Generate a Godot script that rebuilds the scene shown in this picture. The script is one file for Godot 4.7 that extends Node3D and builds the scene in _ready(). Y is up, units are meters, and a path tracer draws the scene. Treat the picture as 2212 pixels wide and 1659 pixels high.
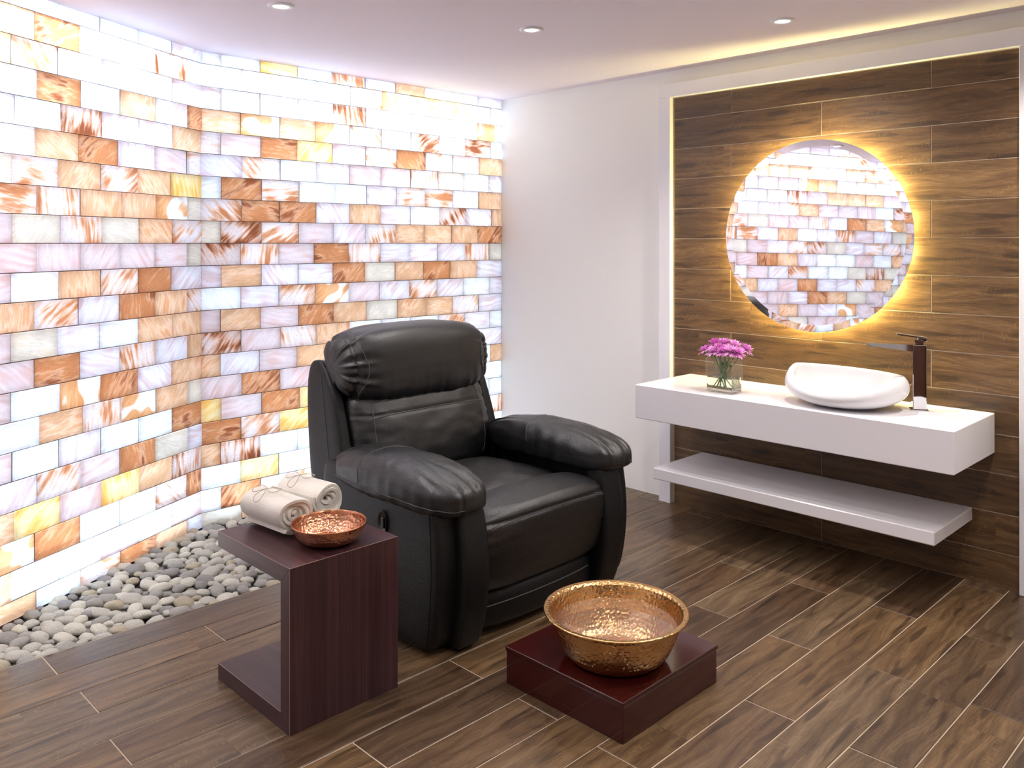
extends Node3D
# A salt-wall treatment room. World: x runs along the white wall from the room corner, z along the salt wall from the same corner, y up.

const H := 2.3425
const SEAM := 2.053
const DIRL := Vector3(0.46492, 0.0, 0.88535)

var rng := RandomNumberGenerator.new()
var taken := {}

# ------------------------------------------------------------------ geometry collector
class Geo:
	var v := PackedVector3Array()
	var uv := PackedVector2Array()
	var idx := PackedInt32Array()
	var weld := {}
	func vert(p: Vector3, t := Vector2.ZERO) -> int:
		v.append(p); uv.append(t)
		return v.size() - 1
	func wvert(p: Vector3) -> int:
		var k := Vector3i((p * 20000.0).round())
		if weld.has(k): return weld[k]
		var i := vert(p)
		weld[k] = i
		return i
	func tri(a: int, b: int, c: int):   # counter-clockwise seen from outside
		idx.append(a); idx.append(c); idx.append(b)
	func quad(a: int, b: int, c: int, d: int):
		tri(a, b, c); tri(a, c, d)
	func fquad(a: Vector3, b: Vector3, c: Vector3, d: Vector3):
		quad(vert(a), vert(b), vert(c), vert(d))
	func ftri(a: Vector3, b: Vector3, c: Vector3):
		tri(vert(a), vert(b), vert(c))
	# chamfered box, flat faces
	func box(c: Vector3, s: Vector3, b := 0.0, B := Basis.IDENTITY):
		var h := s * 0.5
		b = minf(b, minf(h.x, minf(h.y, h.z)) * 0.98)
		var ax := [Vector3.RIGHT, Vector3.UP, Vector3.BACK]
		for a in 3:
			var u: int = (a + 1) % 3
			var w: int = (a + 2) % 3
			for sg in [-1.0, 1.0]:
				var n: Vector3 = ax[a] * sg * h[a]
				var du: Vector3 = ax[u] * (h[u] - b)
				var dw: Vector3 = ax[w] * (h[w] - b) * sg
				fquad(c + B * (n - du - dw), c + B * (n + du - dw), c + B * (n + du + dw), c + B * (n - du + dw))
		if b <= 0.0: return
		for a in 3:
			var u: int = (a + 1) % 3
			var w: int = (a + 2) % 3
			for su in [-1.0, 1.0]:
				for sw in [-1.0, 1.0]:
					var pu: Vector3 = ax[u] * su * h[u] + ax[w] * sw * (h[w] - b)
					var pw: Vector3 = ax[u] * su * (h[u] - b) + ax[w] * sw * h[w]
					var da: Vector3 = ax[a] * (h[a] - b) * su * sw
					fquad(c + B * (pu - da), c + B * (pu + da), c + B * (pw + da), c + B * (pw - da))
		for sx in [-1.0, 1.0]:
			for sy in [-1.0, 1.0]:
				for sz in [-1.0, 1.0]:
					var s3 := Vector3(sx, sy, sz)
					var px := c + B * (s3 * Vector3(h.x, h.y - b, h.z - b))
					var py := c + B * (s3 * Vector3(h.x - b, h.y, h.z - b))
					var pz := c + B * (s3 * Vector3(h.x - b, h.y - b, h.z))
					if sx * sy * sz > 0: ftri(px, py, pz)
					else: ftri(px, pz, py)
	# grid of points: rows x cols, smooth; close_c joins the last column to the first
	func grid(rows: Array, close_c := false, close_r := false):
		var nr := rows.size()
		var nc: int = rows[0].size()
		var base := v.size()
		for r in rows:
			for p in r: vert(p)
		for i in (nr if close_r else nr - 1):
			for j in (nc if close_c else nc - 1):
				var i2 := (i + 1) % nr
				var j2 := (j + 1) % nc
				quad(base + i * nc + j, base + i * nc + j2, base + i2 * nc + j2, base + i2 * nc + j)
	func cap(ring: Array, flip := false):
		var c := Vector3.ZERO
		for p in ring: c += p
		c /= ring.size()
		var ci := vert(c)
		var b := v.size()
		for p in ring: vert(p)
		for i in ring.size():
			var j := (i + 1) % ring.size()
			if flip: tri(ci, b + j, b + i)
			else: tri(ci, b + i, b + j)
	# lathe about y through c: prof = [Vector2(r, y)...] from bottom outside to wherever
	func lathe(c: Vector3, prof: Array, n := 48):
		var rows := []
		for p in prof:
			var row := []
			for j in n:
				var a := TAU * j / n
				row.append(c + Vector3(cos(a) * p.x, p.y, -sin(a) * p.x))
			rows.append(row)
		grid(rows, true)
	# hand-hammered lathe: the profile is resampled finely and every point pushed in by a field of dimples
	func hammered(prof: Array, n: int, step: float, dimples: FastNoiseLite, depth: float, plain_above: float):
		var fine := []
		for i in prof.size() - 1:
			var a: Vector2 = prof[i]
			var b: Vector2 = prof[i + 1]
			var m := maxi(1, int(ceil(a.distance_to(b) / step)))
			for s in m: fine.append([a.lerp(b, float(s) / m), (b - a).normalized()])
		fine.append([prof[prof.size() - 1], (prof[prof.size() - 1] - prof[prof.size() - 2]).normalized()])
		var rows := []
		for f in fine:
			var p: Vector2 = f[0]
			var t: Vector2 = f[1]
			var row := []
			for j in n:
				var a := TAU * j / n
				var dir := Vector3(cos(a), 0, -sin(a))
				var q := dir * p.x + Vector3.UP * p.y
				var k := 0.0 if p.y > plain_above or p.x < 0.004 else (dimples.get_noise_3dv(q) + 0.6) * depth
				row.append(q + (dir * t.y - Vector3.UP * t.x) * k)
			rows.append(row)
		grid(rows, true)
	func tube(pts: Array, r: float, n := 6, closed := false):
		var rows := []
		var m := pts.size()
		var prev := Vector3.ZERO
		for i in m:
			var a: Vector3 = pts[(i - 1 + m) % m] if closed or i > 0 else pts[0]
			var b: Vector3 = pts[(i + 1) % m] if closed or i < m - 1 else pts[m - 1]
			var t := (b - a).normalized()
			var s := prev
			if s == Vector3.ZERO or absf(s.dot(t)) > 0.95:
				s = t.cross(Vector3.UP)
				if s.length() < 0.1: s = t.cross(Vector3.RIGHT)
			s = (s - t * s.dot(t)).normalized()
			prev = s
			var w := s.cross(t)
			var row := []
			for j in n:
				var an := TAU * j / n
				row.append(pts[i] + (s * cos(an) + w * sin(an)) * r)
			rows.append(row)
		grid(rows, true, closed)
		if not closed:
			cap(rows[0], true); cap(rows[m - 1])
	# cube-sphere pillow: every surface point q in [-1, 1]^3 of a rounded box goes through f
	func pillow(n: int, k: float, f: Callable):
		for a in 3:
			var u: int = (a + 1) % 3
			var w: int = (a + 2) % 3
			for sg in [-1.0, 1.0]:
				var ids := PackedInt32Array()
				for i in n + 1:
					for j in n + 1:
						var p := Vector3.ZERO
						p[a] = sg
						p[u] = tan((2.0 * i / n - 1.0) * PI / 4)
						p[w] = tan((2.0 * j / n - 1.0) * PI / 4)
						ids.append(wvert(f.call(Geo.sq(p, k))))
				for i in n:
					for j in n:
						var q0 := ids[i * (n + 1) + j]
						var q1 := ids[(i + 1) * (n + 1) + j]
						var q2 := ids[(i + 1) * (n + 1) + j + 1]
						var q3 := ids[i * (n + 1) + j + 1]
						if sg > 0: quad(q0, q1, q2, q3)
						else: quad(q0, q3, q2, q1)
	static func sq(p: Vector3, k: float) -> Vector3:
		var l := pow(pow(absf(p.x), k) + pow(absf(p.y), k) + pow(absf(p.z), k), 1.0 / k)
		return p / l
	func mesh() -> ArrayMesh:
		var nn := PackedVector3Array()
		nn.resize(v.size())
		var i := 0
		while i < idx.size():
			var a := v[idx[i]]
			var n := (v[idx[i + 2]] - a).cross(v[idx[i + 1]] - a)
			nn[idx[i]] += n; nn[idx[i + 1]] += n; nn[idx[i + 2]] += n
			i += 3
		for j in nn.size():
			nn[j] = nn[j].normalized() if nn[j].length_squared() > 1e-24 else Vector3.UP
		var ar := []
		ar.resize(Mesh.ARRAY_MAX)
		ar[Mesh.ARRAY_VERTEX] = v
		ar[Mesh.ARRAY_NORMAL] = nn
		ar[Mesh.ARRAY_TEX_UV] = uv
		ar[Mesh.ARRAY_INDEX] = idx
		var m := ArrayMesh.new()
		m.add_surface_from_arrays(Mesh.PRIMITIVE_TRIANGLES, ar)
		return m

# ------------------------------------------------------------------ object helpers
func numbered(called: String) -> String:
	var n: int = taken.get(called, 0)
	taken[called] = n + 1
	return called if n == 0 else "%s_%03d" % [called, n]
func tag(o: Node3D, label: String, category: String, group := "", kind := "") -> Node3D:
	if label: o.set_meta("label", label)
	if category: o.set_meta("category", category)
	if group: o.set_meta("group", group)
	if kind: o.set_meta("kind", kind)
	return o
func thing(called: String, label: String, category: String, at := Vector3.ZERO, group := "", kind := "") -> Node3D:
	var o := Node3D.new()
	o.name = numbered(called)
	add_child(o, true)
	o.position = at
	return tag(o, label, category, group, kind)
func part(called: String, g: Geo, m: Material, parent: Node3D, label := "") -> MeshInstance3D:
	return partm(called, g.mesh(), m, parent, label)
func partm(called: String, me: Mesh, m: Material, parent: Node3D, label := "") -> MeshInstance3D:
	var o := MeshInstance3D.new()
	o.name = called if parent != self else numbered(called)
	o.mesh = me
	o.material_override = m
	parent.add_child(o, true)
	if label: o.set_meta("label", label)
	return o
func slab(a: Vector3, b: Vector3, bev := 0.0) -> Geo:
	var g := Geo.new()
	g.box((a + b) * 0.5, (b - a).abs(), bev)
	return g

# ------------------------------------------------------------------ materials
func c8(r: float, g: float, b: float) -> Color: return Color(r / 255.0, g / 255.0, b / 255.0)
func mat(col: Color, rough := 0.6, metal := 0.0) -> StandardMaterial3D:
	var m := StandardMaterial3D.new()
	m.albedo_color = col
	m.roughness = rough
	m.metallic = metal
	return m
func lamp_mat(col: Color, e: float) -> StandardMaterial3D:
	var m := mat(Color(0.9, 0.9, 0.9), 0.5)
	m.emission_enabled = true
	m.emission = col
	m.emission_energy_multiplier = e
	return m
func triplanar(m: StandardMaterial3D, s: float, world := false) -> StandardMaterial3D:
	m.uv1_triplanar = true
	m.uv1_world_triplanar = world
	m.uv1_scale = Vector3.ONE * s
	return m
func bump(m: StandardMaterial3D, t: Texture2D, cm: float) -> StandardMaterial3D:
	m.heightmap_enabled = true
	m.heightmap_texture = t
	m.heightmap_scale = cm
	return m
func noise(kind: int, freq: float, sd: int, oct := 3) -> FastNoiseLite:
	var n := FastNoiseLite.new()
	n.noise_type = kind
	n.seed = sd
	n.frequency = freq
	n.fractal_octaves = oct
	if oct <= 1: n.fractal_type = FastNoiseLite.FRACTAL_NONE
	return n
func tex(im: Image) -> ImageTexture:
	return ImageTexture.create_from_image(im)
func cells(sd: int, freq: float, size := 512, oct := 1) -> ImageTexture:
	var n := noise(FastNoiseLite.TYPE_CELLULAR, freq, sd, oct)
	n.cellular_return_type = FastNoiseLite.RETURN_DISTANCE
	return tex(n.get_seamless_image(size, size))
func dimple_field(freq: float, sd: int) -> FastNoiseLite:
	var n := noise(FastNoiseLite.TYPE_CELLULAR, freq, sd, 1)
	n.cellular_return_type = FastNoiseLite.RETURN_DISTANCE
	n.cellular_jitter = 0.8
	return n
func sstep(a: float, b: float, x: float) -> float:
	var t := clampf((x - a) / (b - a), 0.0, 1.0)
	return t * t * (3.0 - 2.0 * t)

# wood grain along u; base / dark / light tones; straight = 1 for veneer without figure
func wood_tex(W: int, Hh: int, c0: Color, cd: Color, cl: Color, sd: int, stretch: float, saw: float, straight := 0.0) -> ImageTexture:
	var n := noise(FastNoiseLite.TYPE_SIMPLEX_SMOOTH, 1.0, sd, 1)
	var data := PackedByteArray()
	data.resize(W * Hh * 3)
	var k := 0
	for y in Hh:
		var fy := float(y) / Hh
		for x in W:
			var fx := float(x) / W
			var warp := n.get_noise_2d(fx * 4.0, fy * 6.0) * 0.035 * (1.0 - straight)
			var band := n.get_noise_2d(fx * stretch * 0.35 + 9.0, (fy + warp) * 16.0)
			var ring := n.get_noise_2d(fx * stretch * 0.6 + 30.0, (fy + warp * 1.5) * 60.0)
			var fine := n.get_noise_2d(fx * stretch * 2.5, fy * 210.0 + 40.0)
			var hair := n.get_noise_2d(fx * stretch * 7.0, fy * 420.0 + 90.0)
			var t := 0.5 + band * 0.26 + ring * 0.13 + fine * 0.22 + hair * 0.12
			var c := cd.lerp(c0, clampf(t * 2.0, 0.0, 1.0)).lerp(cl, clampf(t * 2.0 - 1.0, 0.0, 1.0))
			if saw > 0.0:
				var stain := sstep(0.45, 0.8, n.get_noise_2d(fx * 7.0 + 130.0, fy * 15.0 + 60.0))
				c = c.lerp(cd * 0.78, stain * 0.6)
				var patch := sstep(0.2, 0.55, n.get_noise_2d(fx * 5.0 + 70.0, fy * 9.0 + 20.0))
				if patch > 0.01:
					var cut := sstep(0.3, 0.65, n.get_noise_2d(fx * 210.0, fy * 18.0 + 5.0))
					c = c.lerp(cl, patch * cut * saw)
			data[k] = int(clampf(c.r, 0, 1) * 255.0)
			data[k + 1] = int(clampf(c.g, 0, 1) * 255.0)
			data[k + 2] = int(clampf(c.b, 0, 1) * 255.0)
			k += 3
	return tex(Image.create_from_data(W, Hh, false, Image.FORMAT_RGB8, data))

# ------------------------------------------------------------------ salt bricks
# two letters a brick: what the salt looks like, and how its veins run (0 level, 1 rising, 2 upright, 3 falling); each row read from the fold outwards
const ROWS_BACK := [
	"W0 W0 Y0 W0 S2 P0 O1 W0 W1 P0", "W0 P0 W1 W0 S0 M1 Y0 Y1 W1 W0", "K0 W0 P1 P0 B2 W0 W1 W0 W3 M2", "O0 M0 O0 M1 S3 P1 B1 W3 B0 W0",
	"S0 K0 D0 Y1 K0 S3 D3 S1 K0 O1", "P3 S3 W0 S3 K0 K1 S2 G0 W0 P3", "W0 D1 S0 W2 W0 P0 S0 S0 P1 O2", "S3 D0 D1 P3 O2 P0 W0 B3 P3 O2",
	"G0 B1 S1 K0 P1 S2 O0 O0 O2 D1", "B3 S2 K0 D0 S2 P0 P0 P1 S2 G0", "P0 O0 P3 P0 D1 G0 O1 D1 O2 P0", "W3 P0 S1 M1 K1 P1 S1 P1 W0 P0",
	"K0 O1 K0 D1 O1 G1 O1 O0 S1 P0", "B1 K1 S2 O2 W0 W1 W0 S1 P0 W0", "O1 P1 K0 O1 W0 P1 S1 W0 O1 P1", "K1 D1 K1 W0 W1 P0 W0 K0 W0 O1",
	"Y1 K0 D1 Y1 W0 W0 S1 W0 P0 W0", "D0 S1 Y1 W0 W0 W1 W0 Y0 W0 W0", "O1 B2 W0 W0 W1 W0 K1 W0 W0 S2", "W0 Y1 W0 W1 W0 S1 W0 W0 P0 W0",
	"W0 D1 K0 S2 W0 W0 O1 W0 W0 K0", "G0 O0 P0 W0 K0 W0 P1 W0 S0 W0"]
const ROWS_LEFT := [
	"P1 W0 W1 W0 W0", "W0 B2 W0 W0 D1 O0", "K0 W0 P0 W0 S3 Y1", "D1 P1 O2 W1 D0 P3", "O1 P3 P1 B2 W2 P0", "S0 K0 P2 D1 O3 P3",
	"Y2 O3 S1 O1 S0 G0", "G0 M1 O2 O2 S2 S0", "S1 O3 G0 S2 G1 K0", "G0 K0 K3 K1 K2 K0", "P1 D1 S1 O2 W3 K0", "S3 O2 D2 P1 S1 O2",
	"O2 O3 W0 P0 G0 K0", "O2 P1 S2 P0 D0 K3", "O1 P3 D1 M2 W0 K0", "G1 O1 M1 S2 O0 W0", "D0 W0 W1 P2 W1 K0", "P0 G0 D2 K0 S1 P1",
	"B2 O1 Y2 K1 Y1 O0", "D2 B3 W0 W0 D1 M1", "K0 W0 K1 W2 W0 O1", "P0 O1 D0 S0 W0 O0"]
const LOOKS := {   # ground, vein, dark vein (0..255), share of veins, share of dark
	"W": [Color(240, 240, 245), Color(216, 208, 218), Color(200, 174, 166), 0.8, 0.18],
	"P": [Color(230, 221, 231), Color(208, 186, 197), Color(192, 148, 130), 0.9, 0.28],
	"K": [Color(221, 200, 204), Color(206, 173, 175), Color(192, 140, 116), 0.9, 0.25],
	"S": [Color(230, 215, 221), Color(216, 160, 124), Color(166, 90, 52), 0.95, 0.65],
	"O": [Color(219, 168, 132), Color(234, 200, 178), Color(194, 118, 72), 0.9, 0.6],
	"D": [Color(196, 126, 84), Color(222, 182, 154), Color(134, 68, 40), 0.75, 0.9],
	"B": [Color(222, 200, 199), Color(184, 114, 76), Color(116, 60, 38), 0.95, 0.85],
	"M": [Color(222, 154, 104), Color(228, 186, 152), Color(202, 130, 84), 0.6, 0.3],
	"Y": [Color(240, 212, 164), Color(234, 182, 98), Color(212, 136, 54), 0.8, 0.4],
	"G": [Color(212, 196, 184), Color(222, 208, 198), Color(190, 158, 124), 0.8, 0.3]}
const TW := 96
const TH := 48
const TCOLS := 16
const TROWS := 36
var tile_next := 0
var atlas_data := PackedByteArray()
var na: FastNoiseLite
func paint_tile(code: String) -> int:
	var tile := tile_next
	tile_next += 1
	var look: Array = LOOKS[code[0]]
	var ang: float = [0.05, -0.75, 1.5, 0.75][code[1].to_int()] + rng.randf_range(-0.22, 0.22)
	var ca := cos(ang)
	var sa := sin(ang)
	var c0: Color = look[0]
	var c1: Color = look[1]
	var c2: Color = look[2]
	var tone := rng.randf_range(0.97, 1.02)
	var z := tile * 13.7
	var half: bool = code[0] == "M"
	var ox := (tile % TCOLS) * TW
	var oy := (tile / TCOLS) * TH
	var cut := rng.randf_range(-0.2, 0.3)
	for y in TH:
		var v := float(y) / TH
		var k := ((oy + y) * TW * TCOLS + ox) * 3
		for x in TW:
			var u := float(x) / TH
			var al := u * ca + v * sa
			var ac := -u * sa + v * ca
			var big := na.get_noise_3d(al * 0.7, ac * 1.3, z)
			var str := na.get_noise_3d(al * 0.6 + big * 0.3, ac * 5.2 + big * 0.4, z + 5.0)
			var fin := na.get_noise_3d(al * 2.4, ac * 19.0, z + 9.0)
			var veil := na.get_noise_3d(u * 0.8, v * 1.0, z + 21.0)
			var vein: float = sstep(-0.35, 0.6, str * 0.55 + fin * 0.32 + veil * 0.65) * look[3]
			var dark: float = sstep(0.22, 0.85, str * 0.5 + veil * 0.85 + fin * 0.3) * look[4]
			var c := c0.lerp(c1, vein).lerp(c2, dark)
			if half: c = c.lerp(Color(240, 236, 239), sstep(-0.12, 0.12, big + (u - 1.0) * 0.5 - cut * 0.5))
			var sp := na.get_noise_3d(u * 24.0, v * 24.0, z)
			var g := tone * (1.0 + fin * 0.05 + sp * 0.035 + veil * 0.05)
			if sp > 0.72: c = c.lerp(c2, 0.55)
			atlas_data[k] = int(clampf(c.r * g, 0.0, 255.0))
			atlas_data[k + 1] = int(clampf(c.g * g, 0.0, 255.0))
			atlas_data[k + 2] = int(clampf(c.b * g, 0.0, 255.0))
			k += 3
	return tile

# a tile face in its own plane (x, y) with normal +z, from (x0, y0) to (x1, y1); the front stands at z = front, sides run back to z = 0; uv = rect over the full piece
func face_piece(w: float, h: float, depth: float, bev: float, uvp: Vector2, uvs: Vector2, lean := Vector3.ZERO) -> ArrayMesh:
	var g := Geo.new()
	var hw := w * 0.5
	var hh := h * 0.5
	var o := [Vector2(-hw, -hh), Vector2(hw, -hh), Vector2(hw, hh), Vector2(-hw, hh)]
	var inn := []
	var mid := []
	var bot := []
	for p in o:
		var q: Vector2 = p - Vector2(signf(p.x), signf(p.y)) * bev
		inn.append(Vector3(q.x, q.y, depth + lean.x * q.x + lean.y * q.y))
		mid.append(Vector3(p.x, p.y, depth - bev + lean.x * q.x + lean.y * q.y))
		bot.append(Vector3(p.x, p.y, 0))
	var t := func(p: Vector3) -> Vector2: return uvp + Vector2((p.x / w + 0.5) * uvs.x, (0.5 - p.y / h) * uvs.y)
	var put := func(a: Vector3, b: Vector3, c: Vector3, d: Vector3):
		g.quad(g.vert(a, t.call(a)), g.vert(b, t.call(b)), g.vert(c, t.call(c)), g.vert(d, t.call(d)))
	put.call(inn[0], inn[1], inn[2], inn[3])
	for i in 4:
		var j := (i + 1) % 4
		put.call(mid[i], mid[j], inn[j], inn[i])
		put.call(bot[i], bot[j], mid[j], mid[i])
	return g.mesh()

func salt_section(root: Node3D, rows: Array, length: float, half_first_odd: bool, brick_l: float, m: Material, mortar: Material):
	# own axes: x along the wall away from the fold, y up, z into the room when flip is 1
	var pitch := 0.1105
	var y0 := 1.399 - 13.0 * pitch
	var bars := Geo.new()
	var gap := 0.0035
	var dep := 0.022
	for r in rows.size():
		var lo := maxf(0.0, y0 + (21 - r) * pitch)
		var hi := minf(H, y0 + (22 - r) * pitch)
		if hi - lo < 0.01: continue
		var codes: PackedStringArray = rows[r].split(" ")
		var s := 0.0
		var n := 0
		var first_half := (r % 2 == 1) == half_first_odd
		bars.box(Vector3(length * 0.5, lo, dep * 0.5 - 0.002), Vector3(length, gap + 0.001, dep - 0.005))
		while s < length - 0.01:
			var l := brick_l * (0.5 if n == 0 and first_half else 1.0) * (1.0 + rng.randf_range(-0.025, 0.025))
			var e := minf(length, s + l)
			if length - e < 0.05: e = length
			var code: String
			if n < codes.size(): code = codes[n]
			else: code = "WWPPPKKKSSOOODBMG"[rng.randi() % 17] + str(rng.randi() % 4)
			var tile := paint_tile(code)
			var w := e - s - gap
			var h := hi - lo - gap
			var full := Vector2(minf(1.0, w / brick_l), minf(1.0, h / pitch))
			var uvp := Vector2((tile % TCOLS) * TW + 2.0, (tile / TCOLS) * TH + 2.0) / Vector2(TW * TCOLS, TH * TROWS)
			var uvs := Vector2((TW - 4) * full.x, (TH - 4) * full.y) / Vector2(TW * TCOLS, TH * TROWS)
			var o := partm("brick", face_piece(w, h, dep + rng.randf_range(-0.002, 0.003), 0.0022, uvp, uvs, Vector3(rng.randf_range(-0.012, 0.012), rng.randf_range(-0.015, 0.015), 0)), m, root)
			o.position = Vector3((s + e) * 0.5, (lo + hi) * 0.5, 0)
			bars.box(Vector3(e, (lo + hi) * 0.5, dep * 0.5 - 0.002), Vector3(gap + 0.001, hi - lo, dep - 0.005))
			s = e
			n += 1
	part("mortar", bars, mortar, root, "thin grey mortar joints")

# ------------------------------------------------------------------ the room
func _ready():
	rng.seed = 7
	var t0 := Time.get_ticks_msec()
	setup_camera_and_light()
	build_materials()
	build_shell()
	build_salt_walls()
	build_floor()
	build_wood_panel()
	build_recliner()
	build_vanity()
	build_side_table()
	build_foot_bath()
	build_pebbles()

func setup_camera_and_light():
	var cam := Camera3D.new()
	cam.name = "camera"
	add_child(cam)
	cam.position = Vector3(4.0355, 1.4, 3.8658)
	var fwd := Vector3(-0.71179, 0, -0.70239)
	cam.look_at(cam.position + fwd, Vector3.UP)
	# shift lens: focal length 1820 px of a 2212 x 1659 frame, horizon at row 525
	cam.projection = Camera3D.PROJECTION_FRUSTUM
	cam.near = 0.05
	cam.far = 60.0
	cam.size = 2.0 * 0.05 * 829.5 / 1820.0
	cam.frustum_offset = Vector2(0, -0.05 * 304.5 / 1820.0)
	cam.current = true
	var we := WorldEnvironment.new()
	var e := Environment.new()
	e.background_mode = Environment.BG_COLOR
	e.background_color = Color(0.0, 0.0, 0.0)
	e.tonemap_mode = Environment.TONE_MAPPER_LINEAR
	e.tonemap_exposure = 1.2
	e.sdfgi_enabled = true
	e.ssao_enabled = true
	e.ssil_enabled = true
	we.environment = e
	add_child(we)
	# light boxes behind the salt bricks: an even sheet, brighter strips along top and foot
	var Bb := Basis(Vector3(0, 0, -1), Vector3.UP, Vector3(1, 0, 0))
	salt_lights(Vector3(0, 0, SEAM * 0.5), Bb, SEAM, 1.0)
	var nl := Vector3(DIRL.z, 0, -DIRL.x)
	salt_lights(Vector3(0, 0, SEAM) + DIRL * 1.6, Basis(-DIRL, Vector3.UP, nl), 3.2, 1.0)

const SALT_SHEET := 0.106
const SALT_STRIP := 0.92
const SALT_COL := Color(0.81, 0.925, 1.0)
func area(at: Transform3D, size: Vector2, energy: float, col: Color, called: String):
	var l := AreaLight3D.new()
	l.name = numbered(called)
	l.area_size = size
	l.area_normalize_energy = false
	l.light_energy = energy
	l.light_color = col
	l.shadow_enabled = true
	add_child(l, true)
	l.transform = at
	l.set("area_range", 12.0)
func salt_lights(c: Vector3, B: Basis, length: float, k: float):
	# B.z points into the room; an area light shines along its -z
	var n := B.z
	var F := Basis(-B.x, Vector3.UP, -n)
	area(Transform3D(F, c - n * 0.27 + Vector3.UP * 1.17), Vector2(length - 0.1, 2.2), SALT_SHEET * k, SALT_COL, "salt_sheet_light")
	var down := Basis(B.x, -n, Vector3.UP)
	var up := Basis(B.x, n, Vector3.DOWN)
	area(Transform3D(down, c - n * 0.12 + Vector3.UP * (H - 0.03)), Vector2(length - 0.1, 0.1), SALT_STRIP * 18.0 * k, SALT_COL, "salt_strip_light")
	area(Transform3D(up, c - n * 0.12 + Vector3.UP * 0.02), Vector2(length - 0.1, 0.1), SALT_STRIP * 8.5 * k, SALT_COL, "salt_strip_light")

var m_white: StandardMaterial3D
var m_ceil: StandardMaterial3D
var m_gloss: StandardMaterial3D
var m_trim: StandardMaterial3D
var m_grout: StandardMaterial3D
var m_planks := []
var m_wallwood := []
var m_leather: StandardMaterial3D
var m_leather2: StandardMaterial3D
var m_thread: StandardMaterial3D
var m_espresso: StandardMaterial3D
var m_espresso_up: StandardMaterial3D
var m_edge: StandardMaterial3D
var m_redwood: StandardMaterial3D
var m_copper: StandardMaterial3D
var m_brass: StandardMaterial3D
var m_chrome: StandardMaterial3D
var m_black: StandardMaterial3D

func build_materials():
	m_white = mat(c8(242, 239, 234), 0.7)
	m_ceil = mat(c8(238, 228, 235), 0.8)
	m_gloss = mat(c8(244, 241, 244), 0.22)
	m_trim = mat(c8(236, 234, 238), 0.4)
	m_grout = mat(c8(190, 170, 148), 0.85)
	var wt := wood_tex(1536, 768, c8(99, 79, 57), c8(66, 50, 37), c8(134, 112, 86), 3, 9.0, 0.45)
	for tint in [Color(1, 1, 1), Color(0.88, 0.86, 0.85), Color(1.0, 0.96, 0.9), Color(0.94, 0.9, 0.88), Color(0.8, 0.76, 0.75)]:
		var m := mat(tint, 0.34)
		m.albedo_texture = wt
		m_planks.append(bump(m, wt, 0.06))
	for tint in [Color(0.94, 0.87, 0.77), Color(0.86, 0.79, 0.7), Color(1.0, 0.93, 0.83)]:
		var m := mat(tint, 0.42)
		m.albedo_texture = wt
		m_wallwood.append(bump(m, wt, 0.06))
	var grainy := cells(11, 0.06, 512, 2)
	m_leather = bump(triplanar(mat(c8(14, 14, 15), 0.37), 9.0), grainy, 0.1)
	m_leather2 = bump(triplanar(mat(c8(12, 12, 13), 0.42), 9.0), grainy, 0.1)
	m_leather.metallic_specular = 0.6
	m_leather2.metallic_specular = 0.42
	m_thread = mat(c8(74, 72, 74), 0.6)
	m_black = mat(c8(18, 18, 19), 0.25)
	var et := wood_tex(512, 512, c8(62, 37, 40), c8(42, 24, 27), c8(86, 57, 58), 21, 1.2, 0.0, 1.0)
	m_espresso = mat(Color(1, 1, 1), 0.3)
	m_espresso.albedo_texture = et
	m_espresso_up = m_espresso
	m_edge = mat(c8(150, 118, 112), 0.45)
	m_redwood = mat(c8(58, 13, 13), 0.14)
	m_redwood.clearcoat_enabled = true
	m_redwood.clearcoat = 0.25
	m_redwood.clearcoat_roughness = 0.08
	m_copper = mat(c8(208, 150, 118), 0.24, 1.0)
	m_brass = mat(c8(208, 164, 110), 0.24, 1.0)
	m_chrome = mat(c8(228, 228, 232), 0.04, 1.0)

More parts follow.
